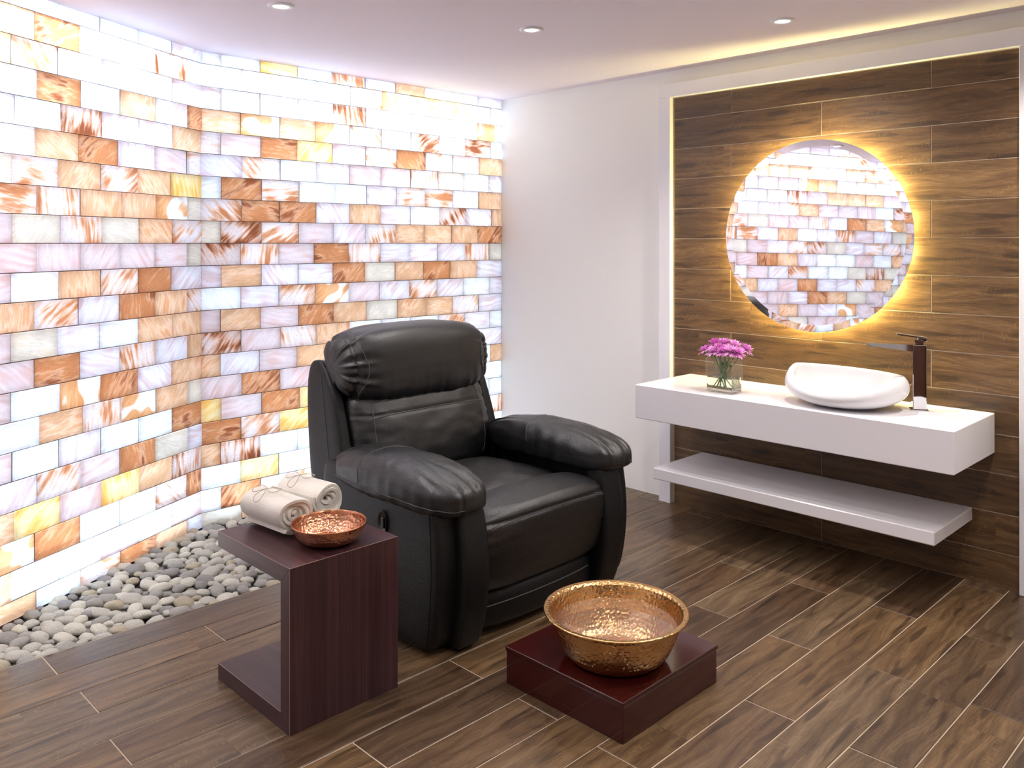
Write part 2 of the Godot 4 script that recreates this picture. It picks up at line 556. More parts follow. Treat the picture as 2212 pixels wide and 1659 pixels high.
func build_shell():
	var L := 5.3
	var zmax := SEAM + DIRL.z * 3.2
	# white wall with its corner at x = 0
	part_struct("wall_right", slab(Vector3(-0.5, -0.1, -0.12), Vector3(L, H + 0.15, 0.0)), m_white, "plain off-white plaster wall behind the vanity and wood panel", "wall")
	part_struct("wall_front", slab(Vector3(-0.5, -0.1, zmax), Vector3(L, H + 0.15, zmax + 0.12)), m_white, "plain off-white wall opposite the vanity wall", "wall")
	part_struct("wall_side", slab(Vector3(L, -0.1, -0.12), Vector3(L + 0.12, H + 0.15, zmax + 0.12)), m_white, "off-white wall opposite the glowing salt wall", "wall")
	# the way out, mirrored in the chrome tap
	var dr := thing("door_1", "dark brown wooden door in a black frame", "door", Vector3(L, 0, 3.55), "", "structure")
	part("door_leaf", slab(Vector3(-0.04, 0.005, 0.0), Vector3(-0.001, 2.02, 0.85), 0.003), mat(c8(96, 54, 34), 0.4), dr)
	part("dark_glass_panel", slab(Vector3(-0.035, 0.005, -0.8), Vector3(-0.001, 2.02, -0.03), 0.003), mat(c8(14, 13, 13), 0.3), dr)
	part("frame", slab(Vector3(-0.06, 0.0, -0.03), Vector3(-0.001, 2.06, 0.0), 0.003), mat(c8(14, 13, 13), 0.4), dr)
	part("door_handle", slab(Vector3(-0.09, 0.98, 0.06), Vector3(-0.045, 1.0, 0.18), 0.004), m_chrome, dr)
	part_struct("ceiling", slab(Vector3(-0.5, H, -0.12), Vector3(L + 0.12, H + 0.12, zmax + 0.12)), m_ceil, "smooth white ceiling with recessed downlights", "ceiling")
	# downlights
	var spots := [Vector3(1.011, 0, 2.17), Vector3(1.453, 0, 1.197), Vector3(2.301, 0, 0.546), Vector3(3.35, 0, 0.6), Vector3(1.25, 0, 3.1), Vector3(2.75, 0, 2.35), Vector3(3.5, 0, 1.6), Vector3(2.9, 0, 3.7), Vector3(4.3, 0, 2.9)]
	var labels := ["recessed round ceiling downlight beside the glowing salt wall", "recessed round ceiling downlight between two others, above the recliner", "recessed round ceiling downlight above the vanity counter",
		"recessed downlight over the far end of the vanity wall", "recessed downlight above the angled salt wall and pebbles", "recessed downlight above the copper foot basin", "recessed downlight in the open floor past the foot basin", "recessed downlight near the wall facing the vanity", "recessed downlight near the wall facing the salt wall"]
	for i in spots.size():
		var p: Vector3 = spots[i] + Vector3(0, H, 0)
		var o := thing("ceiling_downlight", labels[i], "ceiling light", p, "recessed ceiling downlights")
		var g := Geo.new()
		g.lathe(Vector3.ZERO, [Vector2(0.031, -0.002), Vector2(0.033, -0.007), Vector2(0.046, -0.008), Vector2(0.052, -0.005), Vector2(0.053, 0.0)].map(func(q): return q), 40)
		part("trim_ring", g, m_trim, o, "white metal trim ring")
		var d := Geo.new()
		d.lathe(Vector3.ZERO, [Vector2(0.0, -0.004), Vector2(0.033, -0.003)], 32)
		part("lens", d, lamp_mat(Color(1.0, 0.97, 0.95), 9.0), o, "glowing round lens")
		var l := SpotLight3D.new()
		l.name = "downlight_lamp"
		l.light_energy = DOWN[i]
		l.light_color = Color(1.0, 0.98, 0.97)
		l.light_size = 0.03
		l.spot_angle = 68.0
		l.spot_angle_attenuation = 0.8
		l.spot_range = 9.0
		l.spot_attenuation = 2.0
		l.shadow_enabled = true
		add_child(l, true)
		l.position = p + Vector3(0, -0.02, 0)
		l.rotation_degrees = Vector3(-90, 0, 0)
const DOWN := [0.65, 0.75, 1.15, 1.6, 0.95, 0.65, 0.9, 0.75, 1.35]

func part_struct(called: String, g: Geo, m: Material, label: String, category: String) -> MeshInstance3D:
	var o := part(called, g, m, self)
	tag(o, label, category, "", "structure")
	return o

func build_salt_walls():
	na = noise(FastNoiseLite.TYPE_SIMPLEX_SMOOTH, 1.0, 5, 1)
	atlas_data.resize(TW * TCOLS * TH * TROWS * 3)
	var salt := mat(Color(1, 1, 1), 0.5)
	salt.backlight_enabled = true
	salt.backlight = Color(1, 1, 1)
	var mortar := mat(c8(120, 108, 104), 0.9)
	var back := thing("wall_back", "straight wall of backlit salt bricks behind the recliner", "salt wall", Vector3(0, 0, SEAM), "", "structure")
	back.basis = Basis(Vector3(0, 0, -1), Vector3.UP, Vector3(1, 0, 0))
	salt_section(back, ROWS_BACK, SEAM, false, SEAM / 9.5, salt, mortar)
	var left := thing("wall_left", "angled wall of backlit salt bricks above the grey pebbles", "salt wall", Vector3(0, 0, SEAM) + DIRL * 3.2, "", "structure")
	left.basis = Basis(-DIRL, Vector3.UP, Vector3(DIRL.z, 0, -DIRL.x))
	var rows := []
	rows.append_array(ROWS_LEFT)
	salt_left(left, rows, salt, mortar)
	salt.albedo_texture = tex(Image.create_from_data(TW * TCOLS, TH * TROWS, false, Image.FORMAT_RGB8, atlas_data))
	# the white light boxes behind the bricks
	var box := mat(c8(150, 150, 150), 0.9)
	for k in 2:
		var B: Basis = back.basis if k == 0 else left.basis
		var o: Vector3 = Vector3(0, 0, SEAM) if k == 0 else left.position
		var ln := SEAM if k == 0 else 3.2
		var lb := thing("light_box", ["white light box behind the straight salt wall", "white light box behind the angled salt wall"][k], "light box", o, "", "structure")
		lb.basis = B
		part("back_panel", slab(Vector3(-0.05, -0.05, -0.36), Vector3(ln + 0.05, H + 0.05, -0.33)), box, lb)
		part("bottom_panel", slab(Vector3(0, -0.05, -0.33), Vector3(ln, 0.0, -0.002)), box, lb)
		var led := lamp_mat(SALT_COL, 1.5)
		part("light_sheet", slab(Vector3(0.05, 0.07, -0.29), Vector3(ln - 0.05, 2.27, -0.28)), led, lb, "even glowing sheet")
		part("light_strip", slab(Vector3(0.05, H - 0.02, -0.17), Vector3(ln - 0.05, H - 0.008, -0.07)), led, lb, "glowing strip along the top")
		part("light_strip", slab(Vector3(0.05, 0.002, -0.17), Vector3(ln - 0.05, 0.012, -0.07)), led, lb, "glowing strip along the foot")

func salt_left(root: Node3D, rows: Array, m: Material, mortar: Material):
	# the angled section is laid from the fold; its own x runs towards the fold, so lay it mirrored
	var pivot := Node3D.new()
	var before := root.get_child_count()
	salt_section(root, rows, 3.2, true, 0.2145, m, mortar)
	pivot.free()
	for i in range(before, root.get_child_count()):
		var c: MeshInstance3D = root.get_child(i)
		if c.name.begins_with("mortar"):
			c.rotation.y = 0.0
			c.position.x = 0.0
		else:
			c.position.x = 3.2 - c.position.x
	# the mortar bars mirror about the middle of the wall
	for c in root.get_children():
		if c.name.begins_with("mortar"):
			var me: ArrayMesh = c.mesh
			var ar := me.surface_get_arrays(0)
			var vv: PackedVector3Array = ar[Mesh.ARRAY_VERTEX]
			var nn: PackedVector3Array = ar[Mesh.ARRAY_NORMAL]
			var ii: PackedInt32Array = ar[Mesh.ARRAY_INDEX]
			for j in vv.size():
				vv[j].x = 3.2 - vv[j].x
				nn[j].x = -nn[j].x
			var j := 0
			while j < ii.size():
				var a := ii[j]
				ii[j] = ii[j + 1]
				ii[j + 1] = a
				j += 3
			ar[Mesh.ARRAY_VERTEX] = vv
			ar[Mesh.ARRAY_NORMAL] = nn
			ar[Mesh.ARRAY_INDEX] = ii
			var m2 := ArrayMesh.new()
			m2.add_surface_from_arrays(Mesh.PRIMITIVE_TRIANGLES, ar)
			c.mesh = m2

func build_floor():
	var fl := thing("floor", "wood-look plank tile floor with pale grout lines", "floor", Vector3.ZERO, "", "structure")
	var zmax := SEAM + DIRL.z * 3.2
	part("grout_bed", slab(Vector3(0.884, -0.1, -0.05), Vector3(5.35, -0.0022, zmax + 0.05)), m_grout, fl, "pale grout between the planks")
	var B := Basis(Vector3(0, 0, 1), Vector3(1, 0, 0), Vector3(0, 1, 0))
	var k := 0
	var x := 0.887
	while x < 5.28:
		var z := (1.08 if k % 2 == 0 else 0.6) - 0.955 * 2.0 + rng.randf_range(-0.015, 0.015)
		while z < zmax:
			var a := maxf(z, 0.0)
			var b := minf(z + 0.955, zmax)
			if b - a > 0.02:
				var w := b - a - 0.004
				var uvp := Vector2(rng.randf(), rng.randf())
				var o := partm("plank", face_piece(w, 0.1608, 0.012 + rng.randf_range(-0.0006, 0.0006), 0.0014, uvp, Vector2(w / 1.9, 0.1608 / 0.55), Vector3(0, 0, 0)), m_planks[[0, 1, 2, 3, 0, 4, 2, 3][rng.randi() % 8]], fl)
				o.basis = B
				o.position = Vector3(x + 0.0822, -0.012, (a + b) * 0.5)
			z += 0.955
		x += 0.1645
		k += 1
	# tray under the pebbles
	part_struct("floor_pebble_tray", slab(Vector3(-0.35, -0.1, -0.1), Vector3(0.884, -0.045, zmax)), mat(c8(96, 92, 86), 0.95), "sunken grey tray under the pebble strip", "floor tray")

func build_wood_panel():
	var P := 0.055
	var wp := thing("wall_panel", "recessed panel of wood-look tile planks behind the vanity", "wall panel", Vector3.ZERO, "", "structure")
	part("grout_bed", slab(Vector3(1.41, 0.0, 0.0), Vector3(3.066, 2.183, P - 0.0025)), m_grout, wp, "pale grout between the planks")
	for r in 14:
		var hi := minf(2.181, 2.063 + 0.16 - 0.16 * r)
		var lo := maxf(0.0, 2.063 - 0.16 * r)
		if hi - lo < 0.01: continue
		var x := (1.762 if r % 2 == 0 else 2.24) - 0.966
		while x < 3.063:
			var a := maxf(x, 1.416)
			var b := minf(x + 0.966, 3.063)
			if b - a > 0.01:
				var w := b - a - 0.0035
				var h := hi - lo - 0.0035
				var o := partm("plank", face_piece(w, h, 0.01 + rng.randf_range(-0.0005, 0.0005), 0.0012, Vector2(rng.randf(), rng.randf()), Vector2(w / 1.9, h / 0.55)), m_wallwood[rng.randi() % 3], wp)
				o.position = Vector3((a + b) * 0.5, (lo + hi) * 0.5, P - 0.01)
			x += 0.966
	# white surround, three lengths
	var tr := thing("trim_1", "white surround framing the wood tile panel", "trim", Vector3.ZERO, "", "structure")
	part("left_board", slab(Vector3(1.336, 0.0, 0.0), Vector3(1.41, 2.183, 0.082), 0.002), m_trim, tr)
	part("right_board", slab(Vector3(3.068, 0.0, 0.0), Vector3(3.142, 2.183, 0.082), 0.002), m_trim, tr)
	part("top_board", slab(Vector3(1.336, 2.183, 0.0), Vector3(3.142, 2.257, 0.082), 0.002), m_trim, tr)
	# round mirror with a lit rim behind
	var c := Vector3(2.226, 1.432, 0)
	var mi := thing("round_mirror", "round mirror with narrow angled rim and yellow glow on wood tile wall", "mirror", c)
	mi.rotation = Vector3(deg_to_rad(-0.8), deg_to_rad(2.0), 0)
	var ring := func(prof: Array) -> Geo:
		var q := Geo.new()
		q.lathe(Vector3.ZERO, prof, 96)
		for i in q.v.size(): q.v[i] = Vector3(q.v[i].x, -q.v[i].z, q.v[i].y)
		return q
	var silver := mat(c8(244, 242, 243), 0.012, 1.0)
	part("glass", ring.call([Vector2(0.415, 0.121), Vector2(0.0, 0.121)]), silver, mi, "silvered mirror glass")
	part("rim_edge", ring.call([Vector2(0.447, 0.115), Vector2(0.447, 0.1206)]), silver, mi)
	part("bevel", ring.call([Vector2(0.447, 0.1206), Vector2(0.415, 0.121)]), silver, mi, "narrow angled mirror rim")
	part("backing", ring.call([Vector2(0.0, 0.112), Vector2(0.446, 0.112), Vector2(0.446, 0.115)]), mat(c8(210, 205, 200), 0.7), mi)
	part("mounting_box", ring.call([Vector2(0.36, 0.056), Vector2(0.36, 0.112)]), mat(c8(225, 225, 220), 0.6), mi)
	var glow := Color(1.0, 0.945, 0.62)
	part("light_ring", ring.call([Vector2(0.36, 0.08), Vector2(0.368, 0.08), Vector2(0.368, 0.092), Vector2(0.36, 0.092)]), lamp_mat(glow, 6.0), mi, "yellow glowing light strip")
	for i in 16:
		var a := TAU * (i + 0.5) / 16
		var l := OmniLight3D.new()
		l.name = "mirror_lamp"
		l.light_color = glow
		l.light_energy = 0.072
		l.light_size = 0.012
		l.omni_range = 8.0
		l.omni_attenuation = 2.0
		l.shadow_enabled = true
		add_child(l, true)
		l.position = c + Vector3(cos(a) * 0.384, sin(a) * 0.384, 0.085)

# ------------------------------------------------------------------ recliner
var nf: FastNoiseLite
func seam_on(g: Geo, k: float, f: Callable, dirs: Array, r: float, lift := 0.0):
	var pts := []
	for d in dirs:
		pts.append(f.call(Geo.sq(d, k)) + Vector3.ZERO)
	g.tube(pts, r, 5)

func build_recliner():
	nf = noise(FastNoiseLite.TYPE_SIMPLEX_SMOOTH, 1.0, 17, 2)
	var ch := thing("recliner", "black leather recliner armchair with puffy arms and headrest", "recliner", Vector3(1.4, 0, 1.57))
	for sd in [1.0, -1.0]:
		# arm body: an upright padded panel whose front edge bulges
		var fb := func(q: Vector3) -> Vector3:
			var y := 0.275 + q.y * 0.262
			var t := (q.y + 1.0) * 0.5
			var x: float = 0.1 + q.x * 0.335
			if q.x > 0: x += q.x * (0.035 * sin(PI * clampf(t * 0.95 + 0.05, 0, 1)) + 0.02 * t)
			var zz: float = 0.445 + q.z * 0.065 + (0.006 * sin(PI * t) * signf(q.z))
			return Vector3(x, y + 0.03 * maxf(0.0, -q.x) * t, sd * zz)
		var g := Geo.new()
		if sd > 0: g.pillow(24, 12.0, fb)
		else:
			g.pillow(24, 12.0, fb)
			flip(g)
		var ab := part("arm_panel", g, m_leather2, ch)
		var sm := Geo.new()
		var pts := []
		for i in 15:
			var q := Geo.sq(Vector3(0.93, lerpf(0.98, -0.98, i / 14.0), 1.0), 12.0)
			pts.append(fb.call(q) + Vector3(0, 0, sd * 0.0005))
		sm.tube(pts, 0.0022, 5)
		part("stitched_seam", sm, m_leather, ab)
		# front pad between the outer roll and the seat
		var fp := func(q: Vector3) -> Vector3:
			var t := (clampf(q.y * 1.12, -1, 1) + 1.0) * 0.5
			return Vector3(0.43 + q.x * 0.05 + 0.04 * sin(PI * clampf(t * 0.95 + 0.05, 0, 1)) + 0.015 * t, 0.27 + clampf(q.y * 1.12, -1, 1) * 0.25, sd * (0.372 + q.z * 0.062))
		var g2 := Geo.new()
		g2.pillow(16, 5.0, fp)
		if sd < 0: flip(g2)
		part("front_pad", g2, m_leather2, ch)
		# arm cushion
		var fa := func(q: Vector3) -> Vector3:
			var t: float = q.x
			var fat := 1.0 - 0.22 * pow(maxf(0.0, -t), 2.0) - 0.1 * pow(maxf(0.0, t), 3.0)
			var yc := 0.56 - 0.034 * pow(maxf(0.0, t - 0.1), 1.7) - 0.03 * pow(maxf(0.0, -t - 0.2), 1.5)
			var x := 0.163 + t * 0.378
			var y: float = yc + q.y * 0.08 * fat - 0.018 * q.z * q.z * (1.4 if q.z > 0 else 0.8)
			var z: float = 0.405 + q.z * 0.127 * (0.93 + 0.07 * fat)
			# gathers: strong at the front end and along the outer seam
			var end := pow(clampf(absf(t) * 1.15 - 0.25, 0, 1), 1.5)
			var cr := sin(q.z * 15.0 + nf.get_noise_2d(q.z * 1.5 + sd, t * 1.0) * 4.0)
			var w := cr * 0.004 * end * maxf(0.2, q.y + 0.7)
			var across := sin(t * 26.0 + nf.get_noise_2d(t * 2.0, q.z + 3.0 * sd) * 6.0) * 0.0018 * sstep(0.3, 1.0, absf(q.z)) * (1.0 - 0.5 * end)
			var soft := nf.get_noise_3d(q.x * 1.7, q.y, q.z * 1.2 + sd * 4.0) * 0.004
			var up := Vector3(0.25 * t, q.y, 0.8 * q.z).normalized()
			var out := up * (w + across + soft)
			return Vector3(x + out.x, y + out.y, sd * (z + out.z))
		var g3 := Geo.new()
		g3.pillow(44, 3.2, fa)
		if sd < 0: flip(g3)
		var ac := part("arm_cushion", g3, m_leather, ch)
		var s1 := Geo.new()
		var dirs := []
		for i in 41: # piping low along the outer side, wrapping both ends
			var u := lerpf(-1.35, 1.35, i / 40.0)
			var d := Vector3(clampf(u, -1, 1), -0.28, 1.0 - maxf(0.0, absf(u) - 1.0) * 2.0)
			dirs.append(d)
		seam_on(s1, 3.2, fa, dirs, 0.0034)
		part("piping", s1, m_leather, ac)
		var s2 := Geo.new()
		dirs = []
		for i in 25:
			var a := lerpf(-0.28, PI - 0.1, i / 24.0)
			dirs.append(Vector3(-0.22 - 0.1 * cos(a), sin(a), cos(a)))
		seam_on(s2, 3.2, fa, dirs, 0.0018)
		part("stitched_seam", s2, m_thread, ac)
		# wing at the side of the back
		var fw := func(q: Vector3) -> Vector3:
			var t := (q.y + 1.0) * 0.5
			var y := 0.30 + t * 0.61
			var depth := 0.125 * (1.0 - 0.35 * pow(t, 2.5))
			var xc := -0.3 - 0.13 * t
			var x: float = xc + q.x * depth
			if q.x > 0: x += 0.03 * q.x * (1.0 - t)
			var z: float = 0.405 + q.z * 0.042 - 0.012 * t * q.z - 0.015 * t
			if q.y > 0.6: y -= 0.035 * maxf(0.0, q.x) * (q.y - 0.6) / 0.4
			return Vector3(x, y, sd * z)
		var g4 := Geo.new()
		g4.pillow(20, 4.2, fw)
		if sd < 0: flip(g4)
		var wg := part("back_wing", g4, m_leather2, ch)
		var s3 := Geo.new()
		var p3 := []
		for i in 25:
			p3.append(fw.call(Geo.sq(Vector3(0.35, lerpf(-0.9, 1.0, i / 24.0), 0.999), 4.2)) + Vector3(0, 0, sd * 0.0006))
		s3.tube(p3, 0.0014, 5)
		part("stitched_seam", s3, m_thread, wg)
		# feet
		var ft := Geo.new()
		ft.lathe(Vector3(0.34, 0, sd * 0.36), [Vector2(0.0, 0.0), Vector2(0.024, 0.0), Vector2(0.028, 0.034), Vector2(0.0, 0.034)], 20)
		part("foot", ft, m_black, ch)
		var fr := Geo.new()
		fr.lathe(Vector3(-0.3, 0, sd * 0.36), [Vector2(0.0, 0.0), Vector2(0.024, 0.0), Vector2(0.028, 0.034), Vector2(0.0, 0.034)], 20)
		part("foot", fr, m_black, ch)
	# back frame shell behind the cushions
	var fs := func(q: Vector3) -> Vector3:
		var t := (q.y + 1.0) * 0.5
		return Vector3(-0.3 - 0.13 * t + q.x * 0.06, 0.1 + t * 0.85, q.z * 0.38)
	var gs := Geo.new()
	gs.pillow(14, 7.0, fs)
	part("back_shell", gs, m_leather2, ch)
	# base box under the seat
	var gb := Geo.new()
	gb.box(Vector3(0.02, 0.16, 0), Vector3(0.76, 0.22, 0.68), 0.01)
	part("base", gb, m_black, ch)
	# back cushion: belly pushed out at the lumbar, folds towards the lower corners
	var fk := func(q: Vector3) -> Vector3:
		var t := (q.y + 1.0) * 0.5
		var belly := 0.05 * sin(PI * clampf(t * 0.85 + 0.12, 0, 1))
		var side := 1.0 - pow(absf(q.z), 4.0) * 0.6
		var x: float = -0.24 - 0.11 * t + q.x * 0.095 + (belly * side if q.x > 0 else 0.0)
		var y := 0.40 + t * 0.44
		var z: float = q.z * (0.378 - 0.01 * sin(PI * t))
		var f := nf.get_noise_3d(q.y * 2.2 + 3.0, q.z * 1.8, 4.0) * 0.005
		var cr := sin((q.y * 1.3 + absf(q.z) * 0.8) * 8.0 + nf.get_noise_2d(q.y * 2.0, q.z * 2.0) * 5.0) * 0.005 * pow(absf(q.z), 3.0) * (1.0 - t * 0.6)
		var groove := -0.007 * exp(-pow((q.y - 0.345) / 0.025, 2.0))
		return Vector3(x + (f + cr + groove if q.x > 0.2 else 0.0), y, z)
	var gk := Geo.new()
	gk.pillow(48, 3.6, fk)
	var bc := part("back_cushion", gk, m_leather, ch)
	var sk := Geo.new()
	var dk := []
	for i in 33: dk.append(Vector3(1, 0.345, lerpf(-0.97, 0.97, i / 32.0)))
	seam_on(sk, 3.6, fk, dk, 0.0032)
	part("stitched_seam", sk, m_thread, bc)
	for sd in [1.0, -1.0]:
		var sv := Geo.new()
		var dv := []
		for i in 25: dv.append(Vector3(1, lerpf(-0.9, 0.9, i / 24.0), sd * 0.93))
		seam_on(sv, 3.6, fk, dv, 0.0022)
		part("stitched_seam", sv, m_thread, bc)
	# headrest roll
	var fh := func(q: Vector3) -> Vector3:
		var fat := 1.0 - 0.08 * pow(absf(q.z), 5.0)
		var x: float = -0.332 + q.x * 0.148 * fat + 0.015 * q.y * -1.0
		var y: float = 0.893 + q.y * 0.16 * fat - 0.006 * absf(q.z)
		var z: float = q.z * 0.402
		var end := pow(clampf((absf(q.z) - 0.6) / 0.4, 0, 1), 1.3)
		var a := atan2(q.y, q.x)
		var cr := sin(a * 9.0 + nf.get_noise_2d(a * 1.5, signf(q.z) * 3.0) * 5.0) * 0.009 * end
		var low := sin(q.z * 34.0 + nf.get_noise_2d(q.z * 3.0, 1.0) * 4.0) * 0.0022 * sstep(0.1, -0.8, q.y)
		var soft := nf.get_noise_3d(q.x, q.y * 1.5, q.z * 1.5) * 0.003
		# a tucked seam round each end
		var tuck := -0.013 * exp(-pow((absf(q.z) - 0.86) / 0.025, 2.0))
		var o := Vector3(q.x, q.y, 0).normalized() * (cr + low + soft + tuck)
		return Vector3(x + o.x, y + o.y, z)
	var gh := Geo.new()
	gh.pillow(60, 3.6, fh)
	var hr := part("headrest", gh, m_leather, ch)
	for sd in [1.0, -1.0]:
		var sh := Geo.new()
		var dh := []
		for i in 41:
			var a := lerpf(-1.4, 2.2, i / 40.0)
			dh.append(Vector3(cos(a), sin(a), sd * 0.872))
		seam_on(sh, 3.6, fh, dh, 0.0024)
		part("stitched_seam", sh, m_thread, hr)
	# seat: rear cushion and the front waterfall pad
	var fse := func(q: Vector3) -> Vector3:
		var crown := 0.022 * (1.0 - q.z * q.z)
		return Vector3(0.1 + q.x * 0.24, 0.36 + q.y * 0.10 + (crown if q.y > 0 else 0.0) + nf.get_noise_2d(q.x * 2.0, q.z * 2.0) * 0.005, q.z * 0.335)
	var gse := Geo.new()
	gse.pillow(26, 4.5, fse)
	part("seat_cushion", gse, m_leather, ch)
	var ff := func(q: Vector3) -> Vector3:
		var crown := 0.02 * (1.0 - q.z * q.z)
		var y: float = 0.315 + clampf(q.y * 1.05, -1.0, 1.0) * 0.15
		var t := (q.y + 1.0) * 0.5
		var x: float = 0.42 + q.x * 0.105 - 0.03 * pow(1.0 - t, 1.5) + 0.03 * (1.0 - q.z * q.z) * maxf(0.0, q.x) * t
		if q.y > 0: y += crown - 0.015 * maxf(0.0, q.x)
		var f := nf.get_noise_3d(q.x * 2.0, q.y * 2.0, q.z * 1.5) * 0.003
		var groove := -0.008 * exp(-pow((q.y - 0.72) / 0.035, 2.0)) if q.x > 0.5 else 0.0
		var ends := sin(q.y * 22.0) * 0.003 * pow(absf(q.z), 8.0)
		return Vector3(x + f + groove + ends, y, clampf(q.z * 1.06, -1.0, 1.0) * 0.345)
	var gf := Geo.new()
	gf.pillow(44, 4.6, ff)
	var sf := part("footrest_pad", gf, m_leather, ch)
	for off in [0.0, 0.05]:
		var sq2 := Geo.new()
		var dq := []
		for i in 33: dq.append(Vector3(1, 0.73 + off, lerpf(-0.97, 0.97, i / 32.0)))
		seam_on(sq2, 4.6, ff, dq, 0.0016)
		part("stitched_seam", sq2, m_thread, sf)
	var fl2 := func(q: Vector3) -> Vector3:
		return Vector3(0.40 + q.x * 0.06 + 0.02 * (1.0 - q.z * q.z) * maxf(0.0, q.x), 0.1 + q.y * 0.075, q.z * 0.335)
	var gl := Geo.new()
	gl.pillow(24, 4.0, fl2)
	var lp := part("lower_panel", gl, m_leather2, ch)
	var sl := Geo.new()
	var dl := []
	for i in 33: dl.append(Vector3(1, 0.25, lerpf(-0.98, 0.98, i / 32.0)))
	seam_on(sl, 4.0, fl2, dl, 0.0026)
	part("piping", sl, m_thread, lp)
	# recline button on the outer side of the arm by the side table
	var bt := Node3D.new()
	var bp := Geo.new()
	var prof := func(g: Geo, rx: float, ry: float, z0: float, z1: float, dish: float):
		var rows := []
		for pr in [Vector2(1.0, z0), Vector2(0.98, z1 - 0.002), Vector2(0.9, z1), Vector2(0.72, z1 - dish), Vector2(0.02, z1 - dish * 1.4)]:
			var row := []
			for j in 36:
				var a := TAU * j / 36
				row.append(Vector3(0.18 + cos(a) * rx * pr.x, 0.405 + sin(a) * ry * pr.x, pr.y))
			rows.append(row)
		g.grid(rows, true)
	bt.free()
	prof.call(bp, 0.026, 0.045, 0.505, 0.524, 0.006)
	var bz := part("recline_button", bp, m_black, ch, "oval black recline button")
	var bi := Geo.new()
	bi.box(Vector3(0.18, 0.405, 0.5195), Vector3(0.014, 0.04, 0.006), 0.0025)
	part("key", bi, mat(c8(40, 40, 42), 0.3), bz)

func flip(g: Geo):
	var i := 0
	while i < g.idx.size():
		var a := g.idx[i + 1]
		g.idx[i + 1] = g.idx[i + 2]
		g.idx[i + 2] = a
		i += 3

